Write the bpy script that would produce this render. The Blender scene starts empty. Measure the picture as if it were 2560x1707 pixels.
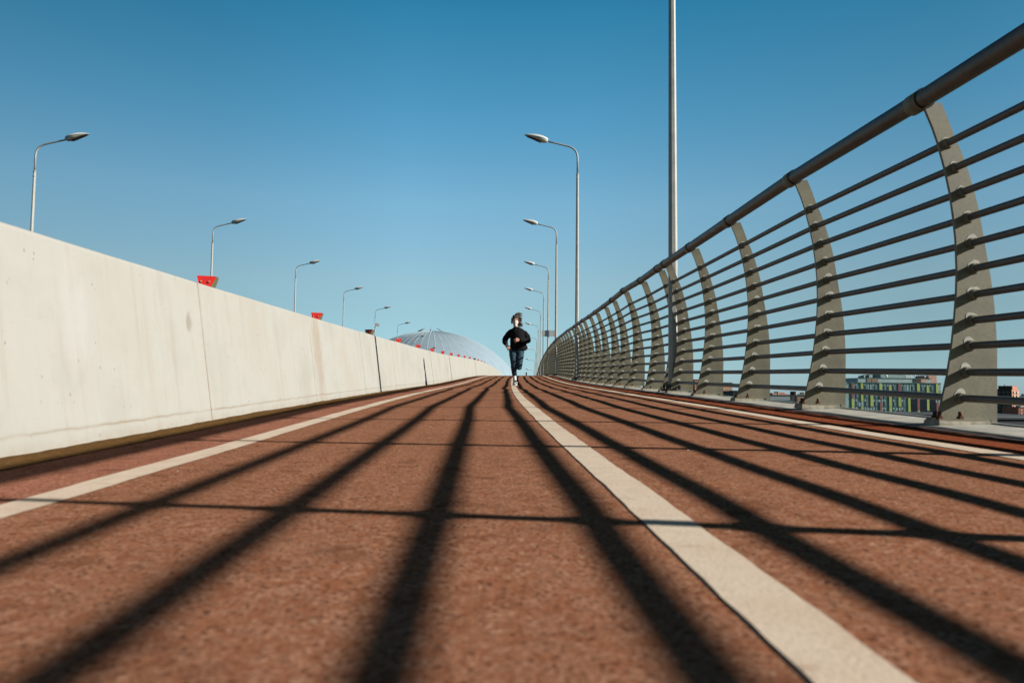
import bpy, bmesh, math, random
from mathutils import Vector, Matrix, noise
random.seed(7)
S = bpy.context.scene
COL = S.collection
PI = math.pi
R = math.radians

# ---------------------------------------------------------------- alignment of the bridge
H = 0.3                                   # eye height over the path
KN = [0, 4, 8, 13, 20, 30, 45, 70, 110, 300.]
KX = [-0.000636, 0.001778, 0.004428, 0.001064, 0.000337, 0.00163, -0.000108, 1e-05, 1.1e-05, -0.000219]
KV = [-3.3e-05, 4.2e-05, -0.00057, -0.000145, 0.001184, -0.000161, -0.001079, -0.001052, -0.001284, -0.001291]
DG = 0.05
def lerp_tab(xs, ys, x):
    if x <= xs[0]: return ys[0]
    for i in range(1, len(xs)):
        if x <= xs[i]:
            t = (x-xs[i-1])/(xs[i]-xs[i-1]); return ys[i-1]*(1-t)+ys[i]*t
    return ys[-1]
def integ(K):
    n = int(300/DG)+1
    k = [lerp_tab(KN, K, i*DG) for i in range(n)]
    a = [0.]; b = [0.]
    for i in range(1, n): a.append(a[-1]+(k[i]+k[i-1])*.5*DG)
    for i in range(1, n): b.append(b[-1]+(a[i]+a[i-1])*.5*DG)
    return a, b
AX, BX = integ(KX); AV, BV = integ(KV)
def tab(T, z):
    i = min(int(z/DG), len(T)-2); t = z/DG-i
    return T[i]*(1-t)+T[i+1]*t
def path(z):
    if z < 0: return KX[0]*z*z/2, KV[0]*z*z/2, KX[0]*z, KV[0]*z
    return tab(BX, z), tab(BV, z), tab(AX, z), tab(AV, z)
U = Vector((.012, 1, .0243)).normalized()      # true up in the alignment's own frame (x right, y up, z along)
F = (Vector((0, 0, 1)) - U*U.z).normalized()
RR = U.cross(F).normalized()
if RR.x < 0: RR = -RR
def W(v): return Vector((RR.dot(v), F.dot(v), U.dot(v)))
def P(z, lat, ht):
    x, y, dx, dy = path(z)
    c = 1/math.sqrt(1+dx*dx)
    return W(Vector((x+lat*c, y+ht-H, z-lat*dx*c)))
def frame(z, lat=0, ht=0):
    x, y, dx, dy = path(z)
    c = 1/math.sqrt(1+dx*dx)
    L = W(Vector((c, 0, -dx*c))).normalized()
    T = W(Vector((dx, dy, 1))).normalized()
    N = L.cross(T).normalized(); T = N.cross(L)
    M = Matrix((L, T, N)).transposed().to_4x4()
    M.translation = P(z, lat, ht)
    return M
def upright(z, lat, ht, rot=0):                # plumb frame at a point of the bridge
    x, y, dx, dy = path(z)
    a = math.atan2(-dx, 1)
    M = Matrix.Rotation(a+rot, 4, 'Z'); M.translation = P(z, lat, ht)
    return M
# ---------------------------------------------------------------- camera
FP = 1905.; VPX, VPY = 1212.722, 928.652
d_ = Vector(((VPX-1280)/FP, -(VPY-853.5)/FP, 1)).normalized()
r_ = Vector((d_.z, 0, -d_.x)).normalized(); u_ = d_.cross(r_)
if u_.y < 0: u_ = -u_
CR = W(Vector((r_.x, u_.x, d_.x))); CU = W(Vector((r_.y, u_.y, d_.y))); CF = W(Vector((r_.z, u_.z, d_.z)))
cam = bpy.data.cameras.new('Camera'); co = bpy.data.objects.new('Camera', cam); COL.objects.link(co)
co.matrix_world = Matrix((CR, CU, -CF)).transposed().to_4x4()
cam.sensor_width = 36; cam.lens = 36*FP/2560; cam.clip_start = .02; cam.clip_end = 9000
cam.dof.use_dof = True; cam.dof.focus_distance = 10.0; cam.dof.aperture_fstop = 4.2
S.camera = co
def ray(u, v):                                 # a survey sight line, world direction
    return (CR*((u-1280)/FP)+CU*(-(v-853.5)/FP)+CF).normalized()
def sight(u, v, D):                            # point on it D metres ahead
    r = ray(u, v); return r*(D/r.y)

# ---------------------------------------------------------------- materials
def nt(name):
    m = bpy.data.materials.new(name); m.use_nodes = True
    t = m.node_tree; b = t.nodes['Principled BSDF']; return m, t, b
ALB = 1/1.741
class G:
    """tiny node helper"""
    def __init__(s, t): s.t = t
    def n(s, kind, **kw):
        x = s.t.nodes.new(kind)
        for k, v in kw.items(): setattr(x, k, v)
        return x
    def link(s, a, b): s.t.links.new(a, b)
    def coord(s, out='Object', scale=(1, 1, 1)):
        c = s.n('ShaderNodeTexCoord'); m = s.n('ShaderNodeMapping')
        m.inputs['Scale'].default_value = scale; s.link(c.outputs[out], m.inputs[0]); return m.outputs[0]
    def noise(s, vec, scale, detail=3, rough=.55, dist=0):
        x = s.n('ShaderNodeTexNoise'); x.inputs['Scale'].default_value = scale
        x.inputs['Detail'].default_value = detail; x.inputs['Roughness'].default_value = rough
        x.inputs['Distortion'].default_value = dist; s.link(vec, x.inputs['Vector']); return x.outputs[0]
    def ramp(s, fac, stops):
        x = s.n('ShaderNodeValToRGB'); e = x.color_ramp.elements
        while len(e) < len(stops): e.new(.5)
        for i, (p, c) in enumerate(stops):
            e[i].position = p
            e[i].color = (c, c, c, 1) if not hasattr(c, '__len__') else (*[q*ALB for q in c], 1)
        s.link(fac, x.inputs[0]); return x.outputs[0]
    def mix(s, fac, a, b, mode='MIX'):
        x = s.n('ShaderNodeMix', data_type='RGBA', blend_type=mode)
        for i, v in ((0, fac), (6, a), (7, b)):
            if hasattr(v, 'links'): s.link(v, x.inputs[i])
            elif hasattr(v, '__len__'): x.inputs[i].default_value = (*[q*ALB for q in v], 1)
            else: x.inputs[i].default_value = v
        return x.outputs[2]
    def math(s, op, a, b=0):
        x = s.n('ShaderNodeMath', operation=op)
        for i, v in ((0, a), (1, b)):
            if hasattr(v, 'links'): s.link(v, x.inputs[i])
            else: x.inputs[i].default_value = v
        return x.outputs[0]
    def bump(s, h, strength, dist, b):
        x = s.n('ShaderNodeBump'); x.inputs['Strength'].default_value = strength
        x.inputs['Distance'].default_value = dist; s.link(h, x.inputs['Height']); s.link(x.outputs[0], b.inputs['Normal'])
def plain(name, col, rough=.6, metal=0, var=.12, scale=6, spec=.3):
    m, t, b = nt(name); g = G(t)
    v = g.coord(); n = g.noise(v, scale, 4)
    lo = tuple(c*(1-var) for c in col); hi = tuple(min(1, c*(1+var)) for c in col)
    g.link(g.ramp(n, [(.3, lo), (.7, hi)]), b.inputs['Base Color'])
    b.inputs['Roughness'].default_value = rough; b.inputs['Metallic'].default_value = metal
    b.inputs['Specular IOR Level'].default_value = spec
    return m
def asphalt(name, dark, mid, light, red):
    m, t, b = nt(name); g = G(t); v = g.coord()
    f1 = g.noise(v, 125, 2, .6); f2 = g.noise(v, 38, 3, .6); f3 = g.noise(v, 1.6, 4, .6); f4 = g.noise(v, 9, 3)
    c = g.ramp(f1, [(.35, dark), (.45, mid), (.55, mid), (.68, light)])
    c = g.mix(g.ramp(f2, [(.40, .75), (.56, 0.)]), c, red)
    c = g.mix(g.ramp(f3, [(.30, .34), (.65, 0.)]), c, tuple(x*.62 for x in mid))
    c = g.mix(g.ramp(f4, [(.28, .5), (.45, 0.)]), c, dark)
    sp = g.noise(v, 95, 0); c = g.mix(g.ramp(sp, [(.78, 0.), (.82, .35)]), c, (.50, .40, .30))
    vo = g.n('ShaderNodeTexVoronoi'); vo.inputs['Scale'].default_value = 70; g.link(v, vo.inputs['Vector'])
    c = g.mix(g.math('MULTIPLY', g.ramp(vo.outputs['Distance'], [(.22, .85), (.42, 0.)]), g.ramp(g.noise(v, 60, 1), [(.45, 0.), (.55, 1.)])), c, dark)
    g.link(c, b.inputs['Base Color'])
    g.bump(g.math('ADD', f1, f2), .38, .004, b)
    b.inputs['Roughness'].default_value = 1; b.inputs['Specular IOR Level'].default_value = 0
    return m
M = {}
M['lane'] = asphalt('lane asphalt', (.110, .044, .026), (.385, .182, .108), (.60, .335, .21), (.300, .108, .050))
M['edge'] = asphalt('edge asphalt', (.13, .048, .032), (.41, .182, .116), (.58, .30, .20), (.35, .120, .070))
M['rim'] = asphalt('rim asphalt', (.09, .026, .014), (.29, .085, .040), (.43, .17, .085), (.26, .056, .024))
def paint():
    m, t, b = nt('road paint'); g = G(t); v = g.coord()
    n = g.noise(v, 3.2, 5, .65); f = g.noise(v, 120, 3); k = g.noise(v, 14, 3)
    c = g.ramp(n, [(.28, (.60, .47, .345)), (.5, (.74, .605, .465)), (.75, (.65, .50, .37))])
    c = g.mix(g.ramp(f, [(.30, .30), (.5, 0.)]), c, (.36, .26, .18))
    c = g.mix(g.ramp(k, [(.26, .45), (.36, 0.)]), c, (.42, .27, .19))
    g.link(c, b.inputs['Base Color']); g.bump(f, .35, .003, b)
    b.inputs['Roughness'].default_value = 1; b.inputs['Specular IOR Level'].default_value = 0
    return m
M['paint'] = paint()
def concrete_wall():
    m, t, b = nt('wall concrete'); g = G(t)
    uv = g.coord('UV'); o = g.coord()
    big = g.noise(uv, .9, 5, .6); st = g.noise(g.coord('UV', (9, .55, 1)), 1.6, 5, .65)
    fine = g.noise(o, 160, 3); mid = g.noise(uv, 5, 5, .7)
    c = g.ramp(big, [(.3, (.335, .325, .282)), (.5, (.385, .378, .340)), (.7, (.368, .343, .293))])
    c = g.mix(g.ramp(st, [(.53, 0.), (.74, .42)]), c, (.32, .265, .20))
    c = g.mix(g.ramp(mid, [(.30, .22), (.45, 0.)]), c, (.30, .29, .25))
    # whitish wash mark where something was rubbed off
    w = g.noise(g.coord('UV', (3.2, .9, 1)), 1.1, 5, .7, .6); c = g.mix(g.ramp(w, [(.64, 0.), (.74, .35)]), c, (.44, .435, .415))
    def blob(u0, v0, ru, rv, col, amt, c):
        vm = g.n('ShaderNodeVectorMath', operation='SUBTRACT'); g.link(uv, vm.inputs[0]); vm.inputs[1].default_value = (u0, v0, 0)
        vs = g.n('ShaderNodeVectorMath', operation='MULTIPLY'); g.link(vm.outputs[0], vs.inputs[0]); vs.inputs[1].default_value = (1/ru, 1/rv, 0)
        vl = g.n('ShaderNodeVectorMath', operation='LENGTH'); g.link(vs.outputs[0], vl.inputs[0])
        dd = g.math('ADD', vl.outputs['Value'], g.math('MULTIPLY', g.math('SUBTRACT', g.noise(g.coord('UV', (9, 3, 1)), 1.6, 5, .7), .5), 2.2))
        return g.mix(g.ramp(dd, [(.45, amt), (1.0, 0.)]), c, col)
    c = blob(3.30, .52, .13, .30, (.45, .445, .42), .30, c)
    c = blob(7.86, .45, .22, .60, (.30, .235, .17), .55, c)
    c = blob(4.55, .60, .05, .06, (.22, .19, .15), .6, c)
    c = blob(2.62, .08, .06, .05, (.27, .20, .11), .6, c)
    # pores
    vo = g.n('ShaderNodeTexVoronoi'); vo.inputs['Scale'].default_value = 26; g.link(g.coord('UV', (1, .55, 1)), vo.inputs['Vector'])
    pm = g.math('MULTIPLY', g.ramp(vo.outputs['Distance'], [(.07, 1.), (.13, 0.)]), g.ramp(g.noise(uv, 11, 2), [(.53, 0.), (.60, .85)]))
    c = g.mix(pm, c, (.15, .135, .11))
    # hairline scratches
    sc = g.noise(g.coord('UV', (1.3, 26, 1)), 3.0, 2, .5, 1.2); c = g.mix(g.ramp(sc, [(.72, 0.), (.735, .4), (.75, 0.)]), c, (.20, .17, .13))
    # cold joint near the foot, brown and uneven
    sep = g.n('ShaderNodeSeparateXYZ'); g.link(uv, sep.inputs[0])
    h = g.math('ADD', sep.outputs[1], g.math('MULTIPLY', g.math('SUBTRACT', g.noise(uv, 7, 4), .5), .022))
    d = g.math('ABSOLUTE', g.math('SUBTRACT', h, .072))
    ln = g.ramp(d, [(.001, .75), (.0045, .22), (.012, 0.)])
    ln = g.math('MULTIPLY', ln, g.ramp(g.noise(uv, 2.3, 3), [(.3, .25), (.6, 1.)]))
    c = g.mix(ln, c, (.22, .15, .08))
    ft = g.math('MULTIPLY', g.ramp(h, [(.0, .55), (.05, .10), (.10, 0.)]), g.ramp(mid, [(.35, .2), (.6, 1.)])); c = g.mix(ft, c, (.26, .20, .13))
    g.link(c, b.inputs['Base Color']); g.bump(g.math('ADD', fine, g.math('MULTIPLY', mid, 2)), .25, .003, b)
    b.inputs['Roughness'].default_value = .9; b.inputs['Specular IOR Level'].default_value = .15
    return m
M['wall'] = concrete_wall()
def galv(name, a, bc, rough=.5, metal=.35, sc=5):
    m, t, b = nt(name); g = G(t); v = g.coord()
    n = g.noise(v, sc, 5, .65); f = g.noise(v, sc*14, 3)
    c = g.ramp(n, [(.3, a), (.7, bc)]); c = g.mix(g.ramp(f, [(.35, .3), (.55, 0.)]), c, tuple(x*.6 for x in a))
    g.link(c, b.inputs['Base Color']); g.link(g.ramp(n, [(.3, rough-.08), (.7, rough+.12)]), b.inputs['Roughness'])
    b.inputs['Metallic'].default_value = metal; g.bump(f, .12, .002, b)
    return m
M['plate'] = galv('post steel', (.150, .132, .078), (.275, .245, .155), .65, .1)
M['zinc'] = plain('zinc paint', (.60, .57, .48), .7, 0, .2, 60)
M['rail'] = galv('rail steel', (.085, .078, .070), (.16, .138, .118), .5, .25, 3)
M['handrail'] = galv('handrail steel', (.082, .075, .062), (.19, .158, .120), .48, .35, 2.6)
M['seam'] = plain('seam', (.02, .018, .016), .9)
M['filler'] = plain('joint filler', (.22, .145, .075), .95, 0, .3, 20)
M['kerb'] = plain('kerb concrete', (.42, .40, .33), .9, 0, .28, 9)
M['grout'] = plain('grout', (.40, .36, .27), .9, 0, .35, 22)
M['rust'] = plain('rust', (.12, .045, .02), .85, .1, .4, 40)
M['mastic'] = plain('mastic', (.045, .018, .012), .8, 0, .5, 60)
M['steelwhite'] = plain('edge steel', (.45, .45, .42), .5, .1, .1, 5)
M['pole'] = galv('pole steel', (.29, .29, .26), (.45, .45, .405), .55, .05, 4)
M['lampshell'] = plain('lamp shell', (.66, .67, .64), .45, 0, .06, 5, .5)
M['lamplower'] = plain('lamp lower shell', (.60, .58, .50), .5, 0, .1, 5)
M['lampglass'] = plain('lamp glass', (.05, .05, .045), .25, 0, .1, 5, .6)
M['dark'] = plain('dark metal', (.03, .03, .03), .6)
M['red'] = plain('reflector red', (.70, .018, .012), .35, 0, .10, 12, .4)
M['redback'] = plain('reflector side', (.13, .12, .06), .6, 0, .2, 12)
M['bolt'] = plain('bolt', (.60, .40, .20), .5, .3)
M['signwhite'] = plain('sign white', (.75, .75, .72), .5, 0, .04)
M['signgrey'] = plain('sign back', (.52, .54, .50), .6, 0, .1, 3)
M['signdark'] = plain('sign dark back', (.07, .11, .13), .6, 0, .1, 3)
M['signred'] = plain('sign ring', (.35, .04, .03), .5)
M['deck'] = plain('deck', (.25, .24, .22), .9)
M['road'] = plain('road asphalt', (.055, .055, .053), .9, 0, .25, 30)
M['grit'] = plain('grit', (.70, .66, .58), .6)
def brown():
    m, t, b = nt('gutter sealant'); g = G(t); uv = g.coord('UV')
    w = g.n('ShaderNodeTexWave'); w.inputs['Scale'].default_value = 16; w.inputs['Distortion'].default_value = 2.5; w.inputs['Detail'].default_value = 2
    mp = g.n('ShaderNodeMapping'); mp.inputs['Rotation'].default_value = (0, 0, R(40)); g.link(uv, mp.inputs[0]); g.link(mp.outputs[0], w.inputs['Vector'])
    n = g.noise(uv, 30, 4)
    c = g.ramp(w.outputs['Fac'], [(.2, (.070, .036, .012)), (.8, (.30, .165, .062))]); c = g.mix(g.ramp(n, [(.35, .7), (.6, 0.)]), c, (.09, .05, .024))
    g.link(c, b.inputs['Base Color']); g.bump(w.outputs['Fac'], .4, .004, b); b.inputs['Roughness'].default_value = 1; b.inputs['Specular IOR Level'].default_value = 0
    return m
M['brown'] = brown()

# ---------------------------------------------------------------- mesh helpers
class MB:
    def __init__(s): s.v = []; s.f = []; s.m = []; s.uv = []; s.sm = []
    def vert(s, p, uv=(0, 0)): s.v.append(Vector(p)); s.uv.append(uv); return len(s.v)-1
    def face(s, ids, m=0, sm=False): s.f.append(tuple(ids)); s.m.append(m); s.sm.append(sm)
    def box(s, lo, hi, m=0, M4=None):
        c = [(x, y, z) for z in (lo[2], hi[2]) for y in (lo[1], hi[1]) for x in (lo[0], hi[0])]
        i = [s.vert(M4 @ Vector(p) if M4 else p) for p in c]
        for q in ((0, 2, 3, 1), (4, 5, 7, 6), (0, 1, 5, 4), (2, 6, 7, 3), (0, 4, 6, 2), (1, 3, 7, 5)): s.face([i[k] for k in q], m)
    def tube(s, pts, rad, seg=12, m=0, cap=True, flat=None, sm=True, start=0.):
        """swept tube; rad a number, list, or list of (a,b) half axes"""
        pts = [Vector(p) for p in pts]; n = len(pts)
        if not hasattr(rad, '__len__'): rad = [rad]*n
        T = [(pts[min(i+1, n-1)]-pts[max(i-1, 0)]).normalized() for i in range(n)]
        ref = Vector(flat) if flat is not None else (Vector((0, 0, 1)) if abs(T[0].z) < .9 else Vector((1, 0, 0)))
        A = (ref-T[0]*ref.dot(T[0])).normalized(); rings = []
        for i in range(n):
            A = (A-T[i]*A.dot(T[i])).normalized(); B = T[i].cross(A)
            r = rad[i]; a, b = (r if hasattr(r, '__len__') else (r, r))
            rings.append([s.vert(pts[i]+A*a*math.cos(start+2*PI*k/seg)+B*b*math.sin(start+2*PI*k/seg), (k/seg, i)) for k in range(seg)])
        for i in range(n-1):
            for k in range(seg):
                s.face([rings[i][k], rings[i][(k+1) % seg], rings[i+1][(k+1) % seg], rings[i+1][k]], m, sm)
        if cap: s.face(rings[0][::-1], m); s.face(rings[-1], m)
    def grid(s, rows, m=0, sm=True, uvs=None, closed=False, mat=None):
        ids = [[s.vert(p, uvs[i][j] if uvs else (0, 0)) for j, p in enumerate(r)] for i, r in enumerate(rows)]
        w = len(rows[0])
        for i in range(len(rows)-1):
            for j in range(w if closed else w-1):
                jj = (j+1) % w
                s.face([ids[i][j], ids[i][jj], ids[i+1][jj], ids[i+1][j]], mat(j) if mat else m, sm)
        return ids
    def obj(s, name, mats, parent=None, M4=None):
        me = bpy.data.meshes.new(name); me.from_pydata([tuple(p) for p in s.v], [], s.f)
        for mt in (mats if isinstance(mats, (list, tuple)) else [mats]): me.materials.append(mt)
        me.polygons.foreach_set('material_index', s.m); me.polygons.foreach_set('use_smooth', s.sm)
        ul = me.uv_layers.new(name='UVMap')
        flat = []
        for l in me.loops: flat.extend(s.uv[l.vertex_index])
        ul.data.foreach_set('uv', flat)
        bm = bmesh.new(); bm.from_mesh(me); bmesh.ops.recalc_face_normals(bm, faces=bm.faces); bm.to_mesh(me); bm.free()
        o = bpy.data.objects.new(name, me); COL.objects.link(o)
        if parent: o.parent = parent
        if M4 is not None:
            if parent: o.matrix_local = M4
            else: o.matrix_world = M4
        return o
def empty(name, M4=None, parent=None):
    o = bpy.data.objects.new(name, None); o.empty_display_size = .1; COL.objects.link(o)
    if parent: o.parent = parent
    if M4 is not None: o.matrix_local = M4
    return o
def tag(o, label, cat, group=None):
    o['label'] = label; o['category'] = cat
    if group: o['group'] = group
    return o
def struct(o, kind='structure'): o['kind'] = kind; return o
def dup(o, parent=None, M4=None):
    c = o.copy(); COL.objects.link(c)
    if parent: c.parent = parent
    if M4 is not None: c.matrix_local = M4
    for ch in o.children: dup(ch, c)
    return c
def sm3(x, y): return noise.noise(Vector((x, y, 3.7)))
def und(z, lat): return .0040*noise.noise(Vector((z*.55, lat*.35, 1.3)))+.0014*noise.noise(Vector((z*1.9, lat*.8, 9.1)))-.0005
def zs(a, b, near=.12):
    out = []; z = a
    while z < b:
        out.append(z); z += near if z < 14 else (.3 if z < 40 else (1. if z < 80 else 3.))
    out.append(b); return out
ZEND = 226.
# ---------------------------------------------------------------- ground and deck
GROUND = -14.
g = MB(); big = 8000
n = 40
rows = [[Vector((x, y, GROUND)) for x in [(-big+2*big*i/n) for i in range(n+1)]] for y in [(-big+2*big*j/n) for j in range(n+1)]]
g.grid(rows); M['ground'] = plain('land', (.11, .115, .07), .95, 0, .35, .02)
struct(g.obj('ground', M['ground']))

def ribbon(name, prof, z0, z1, mats, near=.12, matf=None, hfun=und, edge=0., kindv='structure', cap=True, sm=True):
    """prof: (lat, ht) from left to right; follows the bridge"""
    b = MB(); Z = zs(z0, z1, near); rows = []; uvs = []
    for z in Z:
        r = []; uu = []; acc = 0; last = None
        for j, (l, h) in enumerate(prof):
            ll = l
            if edge and j in (0, len(prof)-1): ll += edge*sm3(z*9+j*50, 2.)+edge*.8*sm3(z*2.3+j*20, 5.)
            if last is not None: acc += math.hypot(l-last[0], h-last[1])
            last = (l, h)
            r.append(P(z, ll, h+(hfun(z, ll) if hfun else 0))); uu.append((z, acc))
        rows.append(r); uvs.append(uu)
    b.grid(rows, uvs=uvs, mat=matf, sm=sm)
    o = b.obj(name, mats)
    if kindv: struct(o, kindv)
    return o
LL, LC0, LC1, LRT = -1.037, .314, .415, 1.859
lats = [-1.68, -1.55, -1.42, -1.3, -1.18, -1.06, -.9, -.75, -.6, -.45, -.3, -.15, 0, .15, .3, .45, .6, .75, .9, 1.05, 1.2, 1.35, 1.5, 1.65, 1.8, 1.88, 2.0, 2.1, 2.2, 2.34]
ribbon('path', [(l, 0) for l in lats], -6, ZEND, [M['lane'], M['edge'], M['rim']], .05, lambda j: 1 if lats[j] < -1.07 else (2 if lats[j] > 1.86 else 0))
def line(name, a, b_, near=.05):
    pr = [(a+(b_-a)*i/3, .0022) for i in range(4)]
    return ribbon(name, pr, -6, ZEND, [M['paint']], near, edge=.004)
line('left_edge_marking', LL-.052, LL+.052)
line('centre_marking', LC0, LC1)
line('right_edge_marking', LRT-.055, LRT+.05)
ribbon('path_seam', [(LC0-.0040, .0010), (LC0+.0010, .0014)], -6, ZEND, [M['seam']], .05, edge=.0015)
# faint chalky strokes across the lane
def stroke(name, z, l0, l1, w):
    b = MB(); rows = []
    for i in range(41):
        l = l0+(l1-l0)*i/40; zz = z+.03*sm3(l*2, z); ww = w*(.6+.5*abs(sm3(l*7, 1)))
        rows.append([P(zz-ww/2, l, .0045+und(zz, l)), P(zz+ww/2, l, .0045+und(zz, l))])
    b.grid(rows); struct(b.obj(name, M['chalk']))
M['chalk'] = plain('chalk stroke', (.42, .32, .24), .9, 0, .35, 30)
stroke('chalk_marking', 8.2, .46, 1.72, .035)
stroke('chalk_marking', 27.5, -.75, .25, .05)
# gutter strip of brown sealant at the wall foot
gp = [(-1.69, .005), (-1.64, .007), (-1.59, .008), (-1.53, .006), (-1.475, .0028)]
def gut(z, l):
    k = 1 if l < -1.56 else .3
    return und(z, l)+k*(.003*sm3(z*1.1, 4)+.0035*sm3(z*4.7, 8)+.0025*sm3(z*17, 2))
ribbon('gutter', gp, -6, ZEND, [M['brown']], .06, hfun=gut, edge=.006)
# kerb and edge of the deck on the railing side
kp = [(2.325, -.004), (2.335, .010), (2.39, .012), (2.50, .015), (2.62, .018), (2.68, .019)]
def ku(z, l): return .004*sm3(z*2.1, l*3)
ribbon('kerb', kp, -6, ZEND, [M['kerb']], .05, hfun=ku, edge=.012)
ribbon('kerb_mastic', [(2.285, .0030), (2.305, .004), (2.32, .006), (2.332, .007), (2.338, .004)], -6, ZEND, [M['mastic']], .035,
       hfun=lambda z, l: und(z, l)+.005*sm3(z*5, l*20)+.003*sm3(z*16, l*30), edge=.012)
ribbon('deck_edge', [(2.681, .004), (2.681, .026), (2.70, .026), (2.70, -1.1)], -6, ZEND, [M['steelwhite']], .5, hfun=None, sm=False)
ribbon('bridge_deck', [(2.68, -.01), (2.68, -1.1), (1.2, -1.6), (-14, -1.4), (-17.2, -.7), (-17.2, .2)], -6, ZEND, [M['deck']], 1., hfun=None, sm=False)
ribbon('road', [(-2.0, .02), (-5, .06), (-9, .12), (-13, .19), (-15.3, .23), (-15.3, .36), (-17.2, .37)], -6, ZEND, [M['road']], 1., hfun=None, sm=False)

# ---------------------------------------------------------------- concrete wall between path and road
wall = tag(empty('concrete_wall', frame(0, -1.7, 0)), 'long pale concrete parapet wall left of the red path, in stained panels', 'wall')
J = [(-6, .008), (-3.8, .01), (-.95, .008), (1.9, .010), (4.76, .014), (7.59, .013), (10.34, .008), (11.38, .040), (13.2, .008), (15.7, .008), (18.3, .010), (19.75, .075), (21.6, .01), (24.3, .03),
     (26.0, .02), (28.7, .012), (31.4, .02), (34.2, .03), (37., .012), (40.4, .03), (43.6, .02), (47, .02), (52, .03), (56, .03), (60.6, .06), (66, .04), (72, .04), (80, .05), (90, .05), (105, .05), (120, .05), (150, .05), (ZEND, .05)]
Winv = frame(0, -1.7, 0).inverted()
for i in range(len(J)-1):
    z0 = J[i][0]+J[i][1]/2; z1 = J[i+1][0]-J[i+1][1]/2
    n = max(2, int((z1-z0)/.35)); oh = .004*random.uniform(-1, 1); ol = .003*random.uniform(-1, 1)
    prof = [(-1.672, -.06, -.06), (-1.677, 0, 0), (-1.704, .215, .215), (-1.731, .43, .43), (-1.757, .645, .645), (-1.7815, .842, .842), (-1.785, .853, .853), (-1.797, .860, .866), (-1.95, .861, 1.02), (-2.09, .858, 1.16), (-2.10, .85, 1.17), (-2.10, -.05, 2.07)]
    b = MB(); rows = []; uvs = []
    ez = [z0, z0+.006]+[z0+(z1-z0)*k/n for k in range(1, n)]+[z1-.006, z1]
    for k, z in enumerate(ez):
        inset = .006 if k in (0, len(ez)-1) else 0
        rows.append([P(z, l+ol+.002*sm3(z*.9, h*2)-(inset if jx < 8 else -inset), h+oh+(.002*sm3(z*1.5, 7) if h > .8 else 0)-(inset if h > .8 else 0)) for jx, (l, h, v) in enumerate(prof)])
        uvs.append([(z, v) for l, h, v in prof])
    ids = b.grid(rows, uvs=uvs, sm=False)
    b.face(ids[0][::-1]); b.face(ids[-1])
    b.v = [Winv @ p for p in b.v]
    b.obj('wall_panel', M['wall'], wall)
for z, gp_ in J[1:-1]:                          # sealant in each joint, 5 mm behind the face; the wide movement joints are open and dark
    wide = gp_ > .038; ins = .05 if wide else .005; core = MB()
    rows = [[P(zz, l-ins, h) for l, h in ((-1.672, -.05), (-1.677, 0), (-1.731, .43), (-1.783, .85))]+[P(zz, -2.07, .85), P(zz, -2.07, -.05)] for zz in (z-gp_/2-.004, z+gp_/2+.004)]
    core.grid(rows, closed=True, sm=False); core.v = [Winv @ p for p in core.v]; core.obj('joint_filler', M['seam'] if wide else M['filler'], wall)

# ---------------------------------------------------------------- railing
FK = 1.05
def fk(l, h): return (l*FK, H+(h-H)*FK)
HX, HY = fk(2.2776, 1.7155); HR = .0495
RAILS = [fk(*q) for q in [(2.400, 1.482), (2.440, 1.354), (2.475, 1.226), (2.502, 1.093), (2.517, .960), (2.526, .829), (2.523, .694), (2.511, .560), (2.497, .430), (2.473, .293), (2.439, .161)]]
PL = [fk(*q) for q in [(2.322, .050), (2.348, .157), (2.374, .264), (2.401, .41), (2.420, .557), (2.433, .684), (2.440, .818), (2.437, .987), (2.426, 1.11), (2.411, 1.231), (2.385, 1.36), (2.352, 1.491), (2.326, 1.57), (2.285, 1.67)]]
PR = [fk(*q) for q in [(2.372, 1.70), (2.405, 1.62), (2.437, 1.526), (2.474, 1.44), (2.507, 1.345), (2.534, 1.25), (2.560, 1.14), (2.589, .953), (2.615, .785), (2.630, .65), (2.637, .517), (2.640, .40), (2.638, .317), (2.632, .057), (2.632, -.06), (2.606, -.06), (2.600, .050)]]
LZ = [10.67]+[24.84+14.478*i for i in range(14)]
PZ = [-5.7, -4.05, -2.4, -.75, .90, 2.46, 4.05, 5.78, 7.42, 9.01, 10.43, 10.92, 12.30, 13.95, 15.60, 17.15, 18.8, 20.4, 22.0, 23.45]
for i in range(1, len(LZ)-1):
    PZ += [LZ[i]-.21, LZ[i]+.21]
    PZ += [LZ[i]+(LZ[i+1]-LZ[i])*k/9 for k in range(1, 9)]
WOB = {5.78: (-.016, .009), 7.42: (-.003, 0), 12.30: (.006, -.003), 13.95: (-.020, .010), 15.60: (-.004, 0), 4.05: (0, 0), 2.46: (.002, 0), .90: (0, 0), 9.01: (.005, -.002), 10.43: (.004, 0)}
def wob(z):
    if z in WOB: return WOB[z]
    rr = random.Random(int(z*100)); return (rr.uniform(-.013, .013), rr.uniform(-.006, .006))
rail = tag(empty('bridge_railing', frame(0, 2.4, 0)), 'tall curved steel bridge railing with round handrail and eleven thin horizontal bars', 'railing')
Ri = frame(0, 2.4, 0).inverted()
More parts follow.
